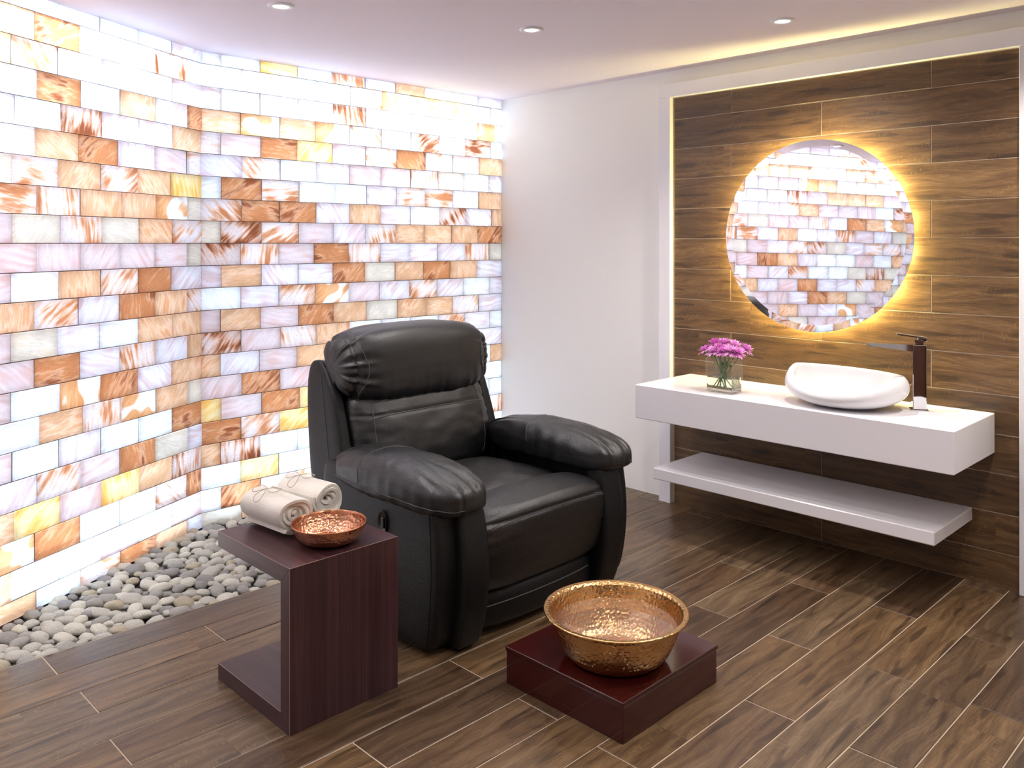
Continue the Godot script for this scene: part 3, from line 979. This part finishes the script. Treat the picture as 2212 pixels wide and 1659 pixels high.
# ------------------------------------------------------------------ vanity
func build_vanity():
	var ct := part("vanity_counter", slab(Vector3(1.52, 0.545, 0.056), Vector3(2.974, 0.708, 0.538), 0.003), m_gloss, self)
	tag(ct, "thick white floating vanity counter carrying the vessel sink", "counter")
	var sh := part("floating_shelf", slab(Vector3(1.594, 0.252, 0.056), Vector3(2.891, 0.306, 0.492), 0.004), m_gloss, self)
	tag(sh, "thin white floating shelf mounted below the vanity counter", "shelf")
	# vessel sink: an egg-shaped bowl with high ends and a dipping front
	var sk := thing("vessel_sink", "white ceramic egg-shaped vessel sink on the vanity counter", "sink", Vector3(2.475, 0.708, 0.33))
	var prof := [Vector2(0.0, 0.0), Vector2(0.42, 0.0), Vector2(0.46, 0.02), Vector2(0.66, 0.1), Vector2(0.84, 0.24), Vector2(0.96, 0.42), Vector2(1.0, 0.6), Vector2(0.985, 0.78), Vector2(0.94, 0.92), Vector2(0.9, 0.985), Vector2(0.865, 1.0), Vector2(0.83, 0.975), Vector2(0.82, 0.9), Vector2(0.82, 0.7), Vector2(0.78, 0.45), Vector2(0.65, 0.28), Vector2(0.4, 0.19), Vector2(0.1, 0.17), Vector2(0.0, 0.17)]
	var fine := []
	for i in prof.size() - 1:
		for s in 3:
			var p0: Vector2 = prof[maxi(i - 1, 0)]
			var p3: Vector2 = prof[mini(i + 2, prof.size() - 1)]
			fine.append((prof[i] as Vector2).cubic_interpolate(prof[i + 1], p0, p3, s / 3.0))
	fine.append(prof[prof.size() - 1])
	var rows := []
	for p in fine:
		var row := []
		for j in 72:
			var a := TAU * j / 72
			var ca := cos(a)
			var front := maxf(0.0, -sin(a + 0.12))
			var rim := 0.153 - 0.075 * pow(front, 1.3) - 0.012 * maxf(0.0, sin(a)) - 0.006 * ca
			var lean: float = p.y * 0.012 * ca
			row.append(Vector3(ca * maxf(p.x, 0) * 0.25 + lean, maxf(p.y, 0.0) * rim, -sin(a) * maxf(p.x, 0) * 0.19))
		rows.append(row)
	var g := Geo.new()
	g.grid(rows, true)
	var ceramic := mat(c8(230, 228, 229), 0.08)
	part("bowl", g, ceramic, sk)
	var dr := Geo.new()
	dr.lathe(Vector3(0, 0.0185, 0), [Vector2(0.024, 0.0), Vector2(0.024, 0.004), Vector2(0.02, 0.006), Vector2(0.0, 0.004)], 28)
	part("drain", dr, m_chrome, sk, "chrome drain")
	# faucet
	var fc := thing("faucet", "tall square chrome faucet beside the vessel sink", "faucet", Vector3(2.735, 0.708, 0.215))
	fc.rotation.y = deg_to_rad(28.0)
	part("base_plate", slab(Vector3(-0.034, 0, -0.034), Vector3(0.034, 0.006, 0.034), 0.0015), m_chrome, fc)
	part("body", slab(Vector3(-0.026, 0.006, -0.026), Vector3(0.026, 0.272, 0.026), 0.002), m_chrome, fc)
	var sp := Geo.new()
	var xs := [-0.026, -0.2]
	var y1 := [0.272, 0.274]
	var y0 := [0.244, 0.262]
	var zz := [0.026, 0.02]
	var A := []
	for i in 2: A.append([Vector3(xs[i], y0[i], zz[i]), Vector3(xs[i], y1[i], zz[i]), Vector3(xs[i], y1[i], -zz[i]), Vector3(xs[i], y0[i], -zz[i])])
	for j in 4:
		var j2 := (j + 1) % 4
		sp.fquad(A[1][j], A[0][j], A[0][j2], A[1][j2])
	sp.fquad(A[1][0], A[1][1], A[1][2], A[1][3])
	sp.fquad(A[0][3], A[0][2], A[0][1], A[0][0])
	for i in sp.idx.size() / 3:
		pass
	var spo := part("spout", sp, m_chrome, fc)
	part("aerator", slab(Vector3(-0.195, 0.256, -0.014), Vector3(-0.165, 0.263, 0.014), 0.002), mat(c8(120, 120, 122), 0.3, 1.0), spo)
	var hd := Geo.new()
	hd.box(Vector3(0, 0.283, 0), Vector3(0.034, 0.022, 0.034), 0.002)
	part("handle_stem", hd, m_chrome, fc)
	var lv := Geo.new()
	lv.box(Vector3(-0.03, 0.308, 0), Vector3(0.118, 0.008, 0.044), 0.002, Basis(Vector3.BACK, deg_to_rad(-7)))
	lv.box(Vector3(0.012, 0.297, 0), Vector3(0.04, 0.016, 0.04), 0.003, Basis(Vector3.BACK, deg_to_rad(-7)))
	part("lever", lv, m_chrome, fc)
	# glass vase with water and flowers
	var vs := thing("glass_vase", "clear rectangular glass vase half full of water on the counter", "vase", Vector3(1.942, 0.708, 0.415))
	var glass := StandardMaterial3D.new()
	glass.transparency = BaseMaterial3D.TRANSPARENCY_ALPHA
	glass.albedo_color = Color(0.93, 0.97, 0.95, 0.035)
	glass.roughness = 0.02
	var wx := 0.07
	var wz := 0.048
	var hh := 0.158
	var t := 0.005
	var i := 0
	for b in [[Vector3(-wx, 0, wz - t), Vector3(wx, hh, wz)], [Vector3(-wx, 0, -wz), Vector3(wx, hh, -wz + t)], [Vector3(-wx, 0, -wz + t), Vector3(-wx + t, hh, wz - t)], [Vector3(wx - t, 0, -wz + t), Vector3(wx, hh, wz - t)]]:
		part("glass_wall", slab(b[0], b[1], 0.0012), glass, vs)
		i += 1
	var solid := StandardMaterial3D.new()
	solid.albedo_color = Color(0.95, 0.98, 0.97, 0.0)
	solid.refraction_enabled = true
	solid.refraction_scale = 0.05
	solid.roughness = 0.02
	part("glass_base", slab(Vector3(-wx + t + 0.0003, 0.0005, -wz + t + 0.0003), Vector3(wx - t - 0.0003, 0.02, wz - t - 0.0003), 0.001), solid, vs)
	var water := StandardMaterial3D.new()
	water.albedo_color = Color(0.97, 0.99, 0.97, 0.0)
	water.refraction_enabled = true
	water.refraction_scale = 0.033
	water.roughness = 0.0
	part("water", slab(Vector3(-wx + t + 0.0005, 0.0206, -wz + t + 0.0005), Vector3(wx - t - 0.0005, 0.072, wz - t - 0.0005)), water, vs, "clear water")
	var pk := [c8(236, 160, 224), c8(226, 138, 212), c8(242, 180, 230)]
	var stem_m := mat(c8(96, 132, 52), 0.5)
	stem_m.backlight_enabled = true
	stem_m.backlight = Color(0.3, 0.4, 0.15)
	var leaf_m := mat(c8(78, 116, 48), 0.5)
	var spots := [Vector3(-0.085, 0.185, 0.02), Vector3(-0.055, 0.215, -0.01), Vector3(-0.03, 0.185, 0.045), Vector3(0.0, 0.222, 0.0), Vector3(0.025, 0.19, 0.05), Vector3(0.05, 0.216, 0.0), Vector3(0.085, 0.19, 0.03), Vector3(-0.06, 0.2, -0.045), Vector3(0.02, 0.205, -0.05), Vector3(0.088, 0.2, -0.035), Vector3(-0.005, 0.2, 0.028), Vector3(0.06, 0.195, 0.048)]
	var fl_labels := ["pink chrysanthemum in the glass vase"]
	for k in spots.size():
		var fo := thing("chrysanthemum", "pink chrysanthemum with many narrow petals in the glass vase", "flower", vs.position, "pink chrysanthemums in the glass vase")
		var tip: Vector3 = spots[k]
		var foot := Vector3(clampf(-tip.x * 0.55 + rng.randf_range(-0.02, 0.02), -0.05, 0.05), 0.024, clampf(-tip.z * 0.4 + rng.randf_range(-0.01, 0.01), -0.034, 0.034))
		var pts := []
		for s in 9:
			var u := s / 8.0
			var pp := foot.lerp(tip, u)
			pp.x = lerpf(pp.x, clampf(pp.x, -0.058, 0.058), sstep(1.0, 0.75, u))
			pp.z = lerpf(pp.z, clampf(pp.z, -0.037, 0.037), sstep(1.0, 0.75, u))
			pts.append(pp)
		var sg := Geo.new()
		sg.tube(pts, 0.0024, 6)
		part("stem", sg, stem_m, fo, "green stem")
		var lg := Geo.new()
		for q in 1:
			var at: Vector3 = pts[4]
			var dirv := Vector3(rng.randf_range(-1, 1), 0.6, rng.randf_range(-0.6, 0.6)).normalized()
			var sd := dirv.cross(Vector3(0.3, 0.2, 1)).normalized() * 0.006
			var e := at + dirv * 0.03
			e.x = clampf(e.x, -0.06, 0.06); e.z = clampf(e.z, -0.04, 0.04)
			lg.fquad(at, at.lerp(e, 0.5) - sd, e, at.lerp(e, 0.5) + sd)
		part("leaf", lg, leaf_m, fo, "small green leaf")
		var nrm := Vector3(tip.x * 3.0, 0.5, tip.z * 3.5).normalized()
		var bx := nrm.cross(Vector3.FORWARD).normalized()
		var bz := bx.cross(nrm)
		var pg := Geo.new()
		for ring in 4:
			var cnt: int = [18, 16, 12, 7][ring]
			for p in cnt:
				var a := TAU * (p + 0.5 * ring + rng.randf_range(-0.25, 0.25)) / cnt
				var el: float = [0.02, 0.4, 0.8, 1.2][ring] + rng.randf_range(-0.15, 0.15)
				var len: float = [0.041, 0.036, 0.029, 0.019][ring] * rng.randf_range(0.88, 1.1)
				var rd := (bx * cos(a) + bz * sin(a))
				var sw := (bx * -sin(a) + bz * cos(a)) * 0.0052
				var prev := []
				for s in 5:
					var u := s / 4.0
					var bend := el + u * 0.35 * (1.0 if ring > 0 else -0.9)
					var c2 := tip + (rd * cos(el * 0.5 + bend * 0.5) + nrm * sin(el * 0.5 + bend * 0.5)) * len * u + nrm * 0.003
					var ww: Vector3 = sw * [0.35, 0.85, 1.0, 0.85, 0.25][s]
					var cur := [pg.vert(c2 - ww + nrm * 0.0014), pg.vert(c2), pg.vert(c2 + ww + nrm * 0.0014)]
					if s > 0:
						pg.quad(prev[0], prev[1], cur[1], cur[0])
						pg.quad(prev[1], prev[2], cur[2], cur[1])
					prev = cur
		var pm := mat(pk[k % 3], 0.55)
		pm.backlight_enabled = true
		pm.backlight = Color(0.35, 0.2, 0.32)
		part("petals", pg, pm, fo, "layered pink petals")

# ------------------------------------------------------------------ side table, towels, copper bowl
func veneer(c: Vector3, s: Vector3, B: Basis, up_axis: int) -> Geo:
	var g := Geo.new()
	g.box(c, s, 0.0012, B)
	for i in g.v.size():
		var p := g.v[i]
		var along := p[up_axis]
		var o := (up_axis + 1) % 3
		var o2 := (up_axis + 2) % 3
		g.uv[i] = Vector2(along * 1.2 + 0.3, (p[o] + p[o2]) * 2.4)
	return g

func build_side_table():
	var tb := thing("side_table", "C-shaped dark espresso wood side table beside the recliner", "side table", Vector3(1.668, 0, 2.446))
	var hx := 0.223
	var hz := 0.19
	var ht := 0.475
	var th := 0.05
	# mitred C profile in x, y; extruded in z
	var mk := func(poly: Array, along: int) -> Geo:
		var g := Geo.new()
		var n := poly.size()
		for i in n:
			var a: Vector2 = poly[i]
			var b: Vector2 = poly[(i + 1) % n]
			g.fquad(Vector3(a.x, a.y, hz), Vector3(a.x, a.y, -hz), Vector3(b.x, b.y, -hz), Vector3(b.x, b.y, hz))
		g.fquad(Vector3(poly[0].x, poly[0].y, hz), Vector3(poly[1].x, poly[1].y, hz), Vector3(poly[2].x, poly[2].y, hz), Vector3(poly[3].x, poly[3].y, hz))
		g.fquad(Vector3(poly[3].x, poly[3].y, -hz), Vector3(poly[2].x, poly[2].y, -hz), Vector3(poly[1].x, poly[1].y, -hz), Vector3(poly[0].x, poly[0].y, -hz))
		for i in g.v.size():
			var p := g.v[i]
			g.uv[i] = Vector2(p[along] * 0.9 + 0.3, (p.z + p[1 - along]) * 1.9 + 0.1 * along)
		return g
	var e := 0.0008
	part("table_top", mk.call([Vector2(-hx, ht - th), Vector2(hx - th - e, ht - th), Vector2(hx - e, ht), Vector2(-hx, ht)], 0), m_espresso, tb)
	part("side_panel", mk.call([Vector2(hx - th, th + e), Vector2(hx, e), Vector2(hx, ht - e), Vector2(hx - th, ht - th - e)], 1), m_espresso, tb)
	part("table_base", mk.call([Vector2(-hx, 0), Vector2(hx - e, 0), Vector2(hx - th - e, th), Vector2(-hx, th)], 0), m_espresso, tb)
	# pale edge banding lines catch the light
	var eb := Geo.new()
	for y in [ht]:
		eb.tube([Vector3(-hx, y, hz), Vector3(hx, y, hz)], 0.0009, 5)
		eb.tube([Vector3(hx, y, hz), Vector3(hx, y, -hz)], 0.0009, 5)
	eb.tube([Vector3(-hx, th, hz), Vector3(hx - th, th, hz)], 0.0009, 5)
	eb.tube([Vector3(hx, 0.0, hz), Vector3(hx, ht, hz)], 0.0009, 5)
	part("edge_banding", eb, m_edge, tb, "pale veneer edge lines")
	# rolled towels
	var terry := cells(41, 0.09, 512)
	var tm := bump(triplanar(mat(c8(244, 237, 226), 0.95), 12.0), terry, 0.3)
	tm.rim_enabled = true
	tm.rim = 0.3
	var seamm := mat(c8(176, 160, 140), 0.9)
	rolled_towel(Vector3(1.56, ht, 2.497), 0.09, tm, seamm, "rolled beige towel touching the hammered copper bowl", 0.0)
	rolled_towel(Vector3(1.49, ht, 2.335), 0.13, tm, seamm, "rolled beige towel behind the other towel, beside the recliner", 1.3)
	# small hammered bowl
	var b := thing("copper_bowl", "small hammered copper bowl on the side table", "bowl", Vector3(1.78, ht, 2.436))
	var g := Geo.new()
	g.hammered([Vector2(0.0, 0.0), Vector2(0.055, 0.0), Vector2(0.07, 0.004), Vector2(0.088, 0.014), Vector2(0.102, 0.031), Vector2(0.111, 0.05), Vector2(0.1145, 0.0615), Vector2(0.1125, 0.0615), Vector2(0.109, 0.049), Vector2(0.1, 0.032), Vector2(0.086, 0.016), Vector2(0.07, 0.0075), Vector2(0.055, 0.0045), Vector2(0.0, 0.0035)], 260, 0.0022, dimple_field(115.0, 61), 0.0028, 0.058)
	part("bowl_body", g, m_copper, b)
	var r := Geo.new()
	var pts := []
	for i in 72: pts.append(Vector3(cos(TAU * i / 72) * 0.1137, 0.0618, sin(TAU * i / 72) * 0.1137))
	r.tube(pts, 0.0016, 6, true)
	part("rim", r, mat(c8(230, 158, 112), 0.2, 1.0), b, "smooth copper rim")

func rolled_towel(at: Vector3, yaw: float, m: Material, sm: Material, label: String, ph: float):
	var o := thing("rolled_towel", label, "towel", at, "rolled towels on the side table")
	o.rotation.y = yaw
	var turns := 3.85
	var n := 150
	var th := 0.0165
	var L := 0.105
	var R := 0.067
	var cy := R
	var outer := []
	var inner := []
	var pt := func(u: float, rr: float, x: float) -> Vector3:
		var a := ph + u * turns * TAU
		var w := 1.0 + 0.05 * sin(a * 2.0 + 1.0) + 0.03 * sin(a * 3.0 + ph)
		var r := rr * w
		var y := cy + sin(a) * r * 0.96
		return Vector3(x, maxf(y, 0.001 + 0.0 * x), cos(a) * r * 1.05)
	var rad := func(u: float) -> float: return lerpf(0.003, R - th * 0.5, pow(u, 0.9))
	var xs := [-L - 0.006, -L, -L * 0.6, -L * 0.2, L * 0.2, L * 0.6, L, L + 0.006]
	var g := Geo.new()
	var rows_o := []
	var rows_i := []
	for x in xs:
		var ro := []
		var ri := []
		var edge: float = 0.62 if absf(x) > L + 0.001 else 1.0
		for i in n:
			var u := float(i) / (n - 1)
			var r: float = rad.call(u)
			var wob := 0.006 * sin(u * 31.0 + ph * 3.0)
			var xx: float = x + (wob if absf(x) > L * 0.9 else 0.0) + signf(x) * 0.012 * (1.0 - u) * -1.0 * (1.0 if absf(x) > L * 0.9 else 0.0)
			ro.append(pt.call(u, r + th * 0.46 * edge, xx))
			ri.append(pt.call(u, r - th * 0.46 * edge, xx))
		rows_o.append(ro)
		rows_i.append(ri)
	g.grid(rows_o)
	for i in rows_i.size(): rows_i[i].reverse()
	g.grid(rows_i)
	for i in rows_i.size(): rows_i[i].reverse()
	g.grid([rows_i[0], rows_o[0]])
	g.grid([rows_o[xs.size() - 1], rows_i[xs.size() - 1]])
	var last := []
	var last2 := []
	for k in xs.size():
		last.append(rows_o[k][n - 1])
		last2.append(rows_i[k][n - 1])
	g.grid([last, last2])
	part("roll", g, m, o)
	# embossed leaf outlines on the top of the roll
	var lg := Geo.new()
	for k in 3:
		var c0 := Vector2(0.0, 0.6)
		var an: float = [-0.2, 1.5, 2.9][k]
		var pts := []
		for s in 19:
			var u := s / 18.0
			var a := (u - 0.5) * 2.0
			var along := 0.055 * sin(PI * u)
			var side := 0.018 * sin(TAU * u)
			var x := c0.x + along * cos(an) - side * sin(an)
			var arc := c0.y + (along * sin(an) + side * cos(an)) / R
			var rr := R * (1.0 + 0.03 * sin(arc))
			pts.append(Vector3(clampf(x, -L, L) - 0.02, cy + cos(arc - 0.35) * rr * 1.0 * 0.985, sin(arc - 0.35) * rr * 1.07))
		lg.tube(pts, 0.0011, 5)
	part("leaf_stitching", lg, sm, o, "stitched leaf outline")

# ------------------------------------------------------------------ plinth and foot basin
func build_foot_bath():
	var pl := thing("foot_plinth", "low glossy dark red wood plinth under the foot basin", "plinth", Vector3(2.347, 0, 1.753))
	var g := Geo.new()
	g.box(Vector3(0, 0.0515, 0), Vector3(0.466, 0.103, 0.484), 0.002)
	part("body", g, m_redwood, pl)
	var tp := Geo.new()
	tp.box(Vector3(0, 0.111, 0), Vector3(0.472, 0.0145, 0.49), 0.002)
	part("top_board", tp, m_redwood, pl)
	var b := thing("foot_basin", "large hammered brass foot basin of water on the red plinth", "basin", Vector3(2.40, 0.1184, 1.80))
	var pr := [Vector2(0.0, 0.0), Vector2(0.118, 0.0), Vector2(0.135, 0.004), Vector2(0.15, 0.014), Vector2(0.166, 0.035), Vector2(0.181, 0.065), Vector2(0.194, 0.1), Vector2(0.203, 0.128), Vector2(0.21, 0.138), Vector2(0.2235, 0.143), Vector2(0.2245, 0.146), Vector2(0.222, 0.1485), Vector2(0.208, 0.1465), Vector2(0.201, 0.139), Vector2(0.19, 0.105), Vector2(0.177, 0.069), Vector2(0.161, 0.038), Vector2(0.146, 0.0175), Vector2(0.133, 0.0085), Vector2(0.117, 0.005), Vector2(0.0, 0.004)]
	var bg := Geo.new()
	bg.hammered(pr, 440, 0.0028, dimple_field(95.0, 62), 0.0032, 0.1475)
	part("basin_body", bg, m_brass, b)
	var w := StandardMaterial3D.new()
	w.transparency = BaseMaterial3D.TRANSPARENCY_ALPHA
	w.albedo_color = Color(1, 1, 1, 0.04)
	w.roughness = 0.0
	var wg := Geo.new()
	wg.lathe(Vector3.ZERO, [Vector2(0.1886, 0.102), Vector2(0.0, 0.102)], 64)
	part("water", wg, w, b, "still clear water")

# ------------------------------------------------------------------ pebbles
func build_pebbles():
	var sp := noise(FastNoiseLite.TYPE_SIMPLEX_SMOOTH, 0.09, 51, 2)
	var im := sp.get_seamless_image(256, 256)
	var data := PackedByteArray()
	data.resize(256 * 256 * 3)
	var rr := RandomNumberGenerator.new()
	rr.seed = 99
	for i in 256 * 256:
		var n := im.get_pixel(i % 256, i / 256).r
		var gsp := rr.randf()
		var t := 0.78 + (n - 0.5) * 0.25 + (0.16 if gsp > 0.86 else (-0.2 if gsp < 0.12 else 0.0))
		data[i * 3] = int(clampf(t * 1.0, 0, 1) * 255)
		data[i * 3 + 1] = int(clampf(t * 0.985, 0, 1) * 255)
		data[i * 3 + 2] = int(clampf(t * 0.95, 0, 1) * 255)
	var pt := tex(Image.create_from_data(256, 256, false, Image.FORMAT_RGB8, data))
	var mats := []
	for tint in [Color(1.28, 1.28, 1.26), Color(1.1, 1.1, 1.1), Color(1.4, 1.4, 1.36), Color(1.22, 1.17, 1.06), Color(1.0, 1.0, 1.02)]:
		var m := mat(Color(minf(tint.r * 0.7, 1), minf(tint.g * 0.7, 1), minf(tint.b * 0.7, 1)), 0.75)
		m.albedo_texture = pt
		mats.append(bump(triplanar(m, 9.0, true), pt, 0.03))
	var shapes := []
	for k in 5:
		var g := Geo.new()
		var f := func(q: Vector3) -> Vector3:
			var s := 1.0 + nf.get_noise_3d(q.x * 0.8 + k * 9.0, q.y * 0.8, q.z * 0.8) * 0.16
			return Vector3(q.x * s, q.y * s * (0.92 if q.y < 0 else 1.0), q.z * s)
		g.pillow(6, 2.15, f)
		shapes.append(g.mesh())
	# dart throwing with shrinking stones over the strip between the salt wall and the floor edge
	var stones := []
	var cellsz := 0.09
	var buckets := {}
	var tries := 0
	while tries < 9000:
		tries += 1
		var z := rr.randf_range(1.0, 3.62)
		var xl := 0.012 if z < SEAM else (z - SEAM) * DIRL.x / DIRL.z + 0.03
		var x := rr.randf_range(xl, 0.87)
		if xl > 0.86: continue
		var small := tries > 4500
		var a := rr.randf_range(0.027, 0.042) if not small else rr.randf_range(0.017, 0.027)
		var b := a * rr.randf_range(0.6, 0.85)
		var r := sqrt(a * b)
		if x + b * 0.8 > 0.89: continue
		var bk := Vector2i(int(x / cellsz), int(z / cellsz))
		var ok := true
		for dx in [-1, 0, 1]:
			for dz in [-1, 0, 1]:
				for s in buckets.get(bk + Vector2i(dx, dz), []):
					if Vector2(x - s[0], z - s[1]).length() < (r + s[2]) * 0.9:
						ok = false
						break
				if not ok: break
			if not ok: break
		if not ok: continue
		var st := [x, z, r, a, b, small]
		if not buckets.has(bk): buckets[bk] = []
		buckets[bk].append(st)
		stones.append(st)
	stones.sort_custom(func(p, q): return p[1] > q[1])
	var cam := Vector3(4.0355, 0, 3.8658)
	var rest := []
	var made := 0
	for s in stones:
		var up: float = rr.randf_range(0.016, 0.021) * (s[3] / 0.034)
		var rise := 0.018 * clampf((0.88 - s[0]) / 0.5, 0, 1)
		var pos := Vector3(s[0], -0.018 + rise + rr.randf_range(-0.004, 0.006), s[1])
		var B := Basis.from_euler(Vector3(rr.randf_range(-0.22, 0.22), rr.randf_range(0, TAU), rr.randf_range(-0.22, 0.22)))
		# long axis mostly across the view
		if rr.randf() < 0.6: B = Basis.from_euler(Vector3(rr.randf_range(-0.2, 0.2), rr.randf_range(0.2, 1.3), rr.randf_range(-0.2, 0.2)))
		B = B * Basis.from_scale(Vector3(s[3] * 1.1, up, s[4] * 1.12))
		var k := rr.randi() % 5
		var mi: int = [0, 0, 1, 1, 2, 2, 0, 3, 4, 1][rr.randi() % 10]
		if made < 300 and s[1] > 1.75 and s[1] < 3.5:
			var o := partm("pebble", shapes[k], mats[mi], self)
			tag(o, ["smooth mid-grey river pebble in the strip below the salt wall", "smooth darker grey river pebble in the strip below the salt wall", "smooth pale grey river pebble in the strip below the salt wall", "smooth tan-tinted river pebble in the strip below the salt wall", "smooth bluish slate-grey river pebble in the strip below the salt wall"][mi], "pebble", "grey river pebbles along the salt wall")
			o.transform = Transform3D(B, pos)
			made += 1
		else: rest.append([k, Transform3D(B, pos)])
	# the pebbles past the nearest three hundred and a lower layer that fills the gaps
	for q in 900:
		var z := rr.randf_range(1.0, 3.7)
		var xl := 0.01 if z < SEAM else (z - SEAM) * DIRL.x / DIRL.z + 0.03
		if xl > 0.84: continue
		var x := rr.randf_range(xl, 0.855)
		var a := rr.randf_range(0.02, 0.03)
		rest.append([rr.randi() % 5, Transform3D(Basis.from_euler(Vector3(rr.randf_range(-0.3, 0.3), rr.randf_range(0, TAU), 0)) * Basis.from_scale(Vector3(a * 1.2, a * 0.5, a * 0.85)), Vector3(x, -0.033, z))])
	var mm := MultiMesh.new()
	mm.transform_format = MultiMesh.TRANSFORM_3D
	mm.mesh = shapes[0]
	mm.instance_count = rest.size()
	for i in rest.size(): mm.set_instance_transform(i, rest[i][1])
	var mo := MultiMeshInstance3D.new()
	mo.name = "pebble_bed"
	mo.multimesh = mm
	mo.material_override = mats[1]
	add_child(mo)
	tag(mo, "lower layer of grey pebbles filling the strip", "pebbles", "", "stuff")
